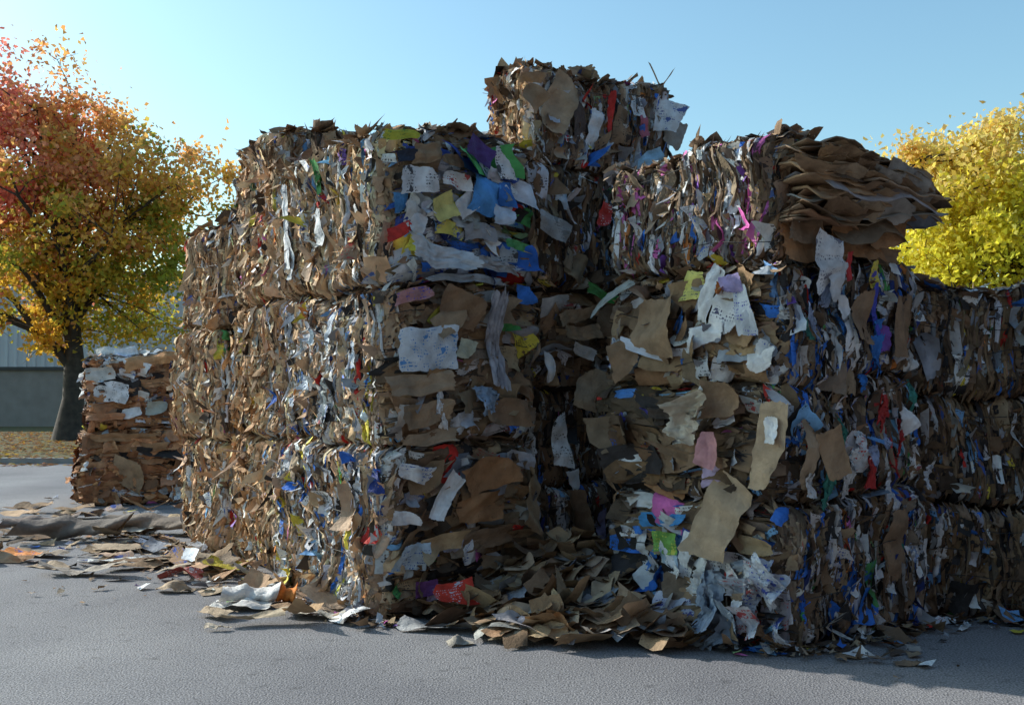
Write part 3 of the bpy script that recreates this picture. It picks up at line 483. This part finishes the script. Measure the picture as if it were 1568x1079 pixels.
# ------------------------------------------------------------ warehouse and added off-camera sky blockers
SID=simple("metal_siding",(.55,.57,.60),.5,(.46,.48,.51),.6); BRK=simple("block_wall",(.28,.26,.24),.9,(.22,.2,.185),2,.3); RF=simple("roof_trim",(.05,.045,.045),.6); DR=simple("door_paint",(.12,.13,.15),.5); GL=simple("window_glass",(.03,.04,.05),.1)
wh=bpy.data.objects.new("warehouse_building",None); sc.collection.objects.link(wh)
Yb=42
boxo("block_base",-60,8,Yb,Yb+30,0,2.6,BRK,wh)
x=-60
me=bpy.data.meshes.new("siding"); v=[];f=[]
prof=[]; 
while x<8:
    prof+=[(x,Yb-.02),(x+.2,Yb-.02),(x+.24,Yb-.08),(x+.36,Yb-.08)]; x+=.4
for a,b in prof: v+=[(a,b,2.6),(a,b,6.4)]
for i in range(len(prof)-1): f.append((2*i,2*i+2,2*i+3,2*i+1))
me.from_pydata(v,[],f); me.materials.append(SID); so=bpy.data.objects.new("siding",me); sc.collection.objects.link(so); so.parent=wh
boxo("upper_walls",-60,8,Yb+.01,Yb+30,2.61,6.4,SID,wh); boxo("roof",-60.2,8.2,Yb-.25,Yb+30.2,6.41,6.75,RF,wh); boxo("flashing",-60.05,8.05,Yb-.12,Yb-.003,2.52,2.66,RF,wh)
for i,xx in enumerate((-38,-30,-8)): boxo(f"roller_door_{i+1}",xx,xx+3.4,Yb-.05,Yb-.002,.02,2.5,DR,wh)
for i,xx in enumerate((-46,-14.5,-3)): boxo(f"window_{i+1}",xx,xx+1.6,Yb-.04,Yb-.002,1.1,2.2,GL,wh)
DB=simple("blocker_dark_brick",(.10,.065,.05),.9,(.07,.045,.035),8,.3)  # kept dark so the added blockers bounce little light
rb=bpy.data.objects.new("added_rear_sky_blocker",None); sc.collection.objects.link(rb)  # added unseen block behind camera, cuts sky light on shaded faces
boxo("blocker_walls",-8,34,-20,-6,0,10,DB,rb); boxo("roof",-8.3,34.3,-20.3,-5.7,10.01,10.4,RF,rb)
for i in range(7): boxo(f"blocker_door_{i+1}",-5+i*5.5,-1.6+i*5.5,-6.05,-5.95,.02,3.6,DR,rb); boxo(f"window_{i+1}",-4.6+i*5.5,-2+i*5.5,-6.04,-5.96,5.5,7.2,GL,rb)
eb=bpy.data.objects.new("added_side_sky_blocker",None); sc.collection.objects.link(eb)  # second added block, out of view to the right, to reduce sky fill
boxo("blocker_walls",13,24,-5.5,11,0,8,DB,eb); boxo("roof",12.7,24.3,-5.6,11.3,8.01,8.35,RF,eb)
for i in range(3): boxo(f"blocker_door_{i+1}",12.95,13.05,-3.5+i*4.8,-.3+i*4.8,.02,3.4,DR,eb)
# ------------------------------------------------------------ trees
def tube(V,F,pts,rads,k=7):
    b=len(V); pts=[np.array(p) for p in pts]
    for i,p in enumerate(pts):
        d=pts[min(i+1,len(pts)-1)]-pts[max(i-1,0)]; d/=np.linalg.norm(d)+1e-9
        a=np.cross(d,[.3,1,.1]); a/=np.linalg.norm(a); c=np.cross(d,a)
        for j in range(k): V.append(p+rads[i]*(math.cos(6.283*j/k)*a+math.sin(6.283*j/k)*c))
    for i in range(len(pts)-1):
        for j in range(k): F.append([b+i*k+j,b+i*k+(j+1)%k,b+(i+1)*k+(j+1)%k,b+(i+1)*k+j])
def tree(name,base,trunk_h,ells,ncl,per,colf,lsize=.1,trad=.28,sig=.42):
    base=np.array(base,float); C=[]
    wts=np.array([e[3]*e[4]*e[5] for e in ells]);wts/=wts.sum()
    for e in [ells[i] for i in R.choice(len(ells),ncl,p=wts)]:
        d=R.normal(0,1,3); d/=np.linalg.norm(d); r=R.random()**.42
        C.append([base[0]+e[0]+d[0]*r*e[3],base[1]+e[1]+d[1]*r*e[4],base[2]+e[2]+d[2]*r*e[5]])
    C=np.array(C)
    V=[];F=[]; top=max(e[2]+e[5] for e in ells)*.8
    tp=[base+np.array([.15*math.sin(i*.9),.1*math.sin(i*1.3),top*i/8]) for i in range(9)]
    tr=[trad*(1.35 if i==0 else 1)*(1-i/9)**.9+.015 for i in range(9)]
    tube(V,F,tp,tr,10); nodes=[(p,.03) for p in tp[3:]]
    hi=[c for c in C[R.permutation(ncl)] if c[2]-base[2]>trunk_h+1.2][:26]
    for c in hi:
        z=max(trunk_h*.8,min(top*.9,(c[2]-base[2])*R.uniform(.35,.7))); i=z/top*8; k=min(int(i),7); st=tp[k]+(tp[k+1]-tp[k])*(i-k)
        m=(st+c)/2+np.array([*R.normal(0,.25,2),.35]); m2=(m+c)/2+R.normal(0,.15,3); m1=(st+m)/2+R.normal(0,.1,3)
        r0=.12*(1-z/top)+.05; tube(V,F,[st,m1,m,m2,c],[r0,r0*.8,r0*.6,r0*.4,.015],6); nodes+=[(m1,0),(m,0),(m2,0),(c,0)]
    npn=np.array([q[0] for q in nodes])
    for c in C:
        j=np.argmin(np.linalg.norm(npn-c,axis=1)); a=npn[j]
        if np.linalg.norm(a-c)>.1: tube(V,F,[a,(a+c)/2+R.normal(0,.1,3),c],[.03,.02,.008],4)
        for _ in range(3):
            e=c+np.clip(R.normal(0,sig,3),-.6,.6); tube(V,F,[c,e],[.012,.004],3)
    em=bpy.data.objects.new(name,None); sc.collection.objects.link(em)
    mb=MB(); V=np.array(V); mb.add(V,np.array(F),np.ones((len(V),4))*.1); mb.build("trunk_and_limbs",BARK,em,True)
    n=ncl*per; cl=np.repeat(np.arange(ncl),per); sg=R.uniform(.5,1.4,ncl)*sig
    P=C[cl]+R.normal(0,1,(n,3))*sg[cl][:,None]*np.array([1,1,.7])
    col=colf(P-base,R.normal(0,1,ncl)[cl])
    q=R.normal(0,1,(n,3)); q/=np.linalg.norm(q,axis=1)[:,None]; a=np.cross(q,R.normal(0,1,(n,3))); a/=np.linalg.norm(a,axis=1)[:,None]; b=np.cross(q,a)
    mb=MB(); s=R.uniform(.7,1.3,n)*lsize
    scraps(mb,P,a,b,q,s,s*.8,col,0,np.zeros((n,4)),2,2,crumple=.012,roll=R.uniform(0,3,n),shape=.15); mb.build("leaves",LEAF,em)
def mixc(a,b,t): t=np.clip(t,0,1)[:,None]; return np.array(a)*(1-t)+np.array(b)*t
def colL(p,cn):
    n=len(p); z=p[:,2]; x=p[:,0]
    g=mixc((.36,.40,.05),(.88,.52,.06),.5+.5*cn+R.normal(0,.35,n))
    o=mixc((.90,.45,.12),(.82,.27,.20),.5-.35*x+.4*cn)
    t=(z-5.6+.9*cn+R.normal(0,1.3,n)-.25*x)/2.6
    tt=np.clip(t,0,1)[:,None]; c=g*(1-tt)+o*tt
    return np.clip(c*R.uniform(.7,1.25,(n,1)),0,.9)
tree("autumn_maple_tree",(-13.6,30,.1),2.6,[(-.3,0,7.2,4.3,3.6,3.3),(-1.6,0,9.6,2.9,2.6,2.5),(2.2,0,7.6,2.8,2.6,2.6),(-.5,0,4.3,3.7,3,1.6),(-3.0,0,10.6,1.7,1.4,2.1),(2.0,0,4.4,2.1,2,1.5)],240,190,colL,.11,.33,.40)
def colR(p,cn):
    n=len(p); t=(p[:,2]-6.2+.4*cn+R.normal(0,.7,n)-.25*p[:,0])/2.0
    y=mixc((.90,.74,.06),(.66,.64,.06),.4+.5*cn+R.normal(0,.2,n)); o=mixc((.90,.56,.2),(.88,.70,.2),.5+.4*cn); tt=np.clip(t,0,1)[:,None]
    return np.clip((y*(1-tt)+o*tt)*R.uniform(.75,1.2,(n,1)),0,.9)
tree("yellow_maple_tree",(12.9,25,.1),2.2,[(0,0,5.6,3.4,3.2,2.6),(-1.9,0,6.9,1.9,1.9,1.4),(1.0,0,7.0,2.4,2,1.6),(-2.2,0,4.9,1.4,1.8,1.4)],180,240,colR,.10,.28,.36)
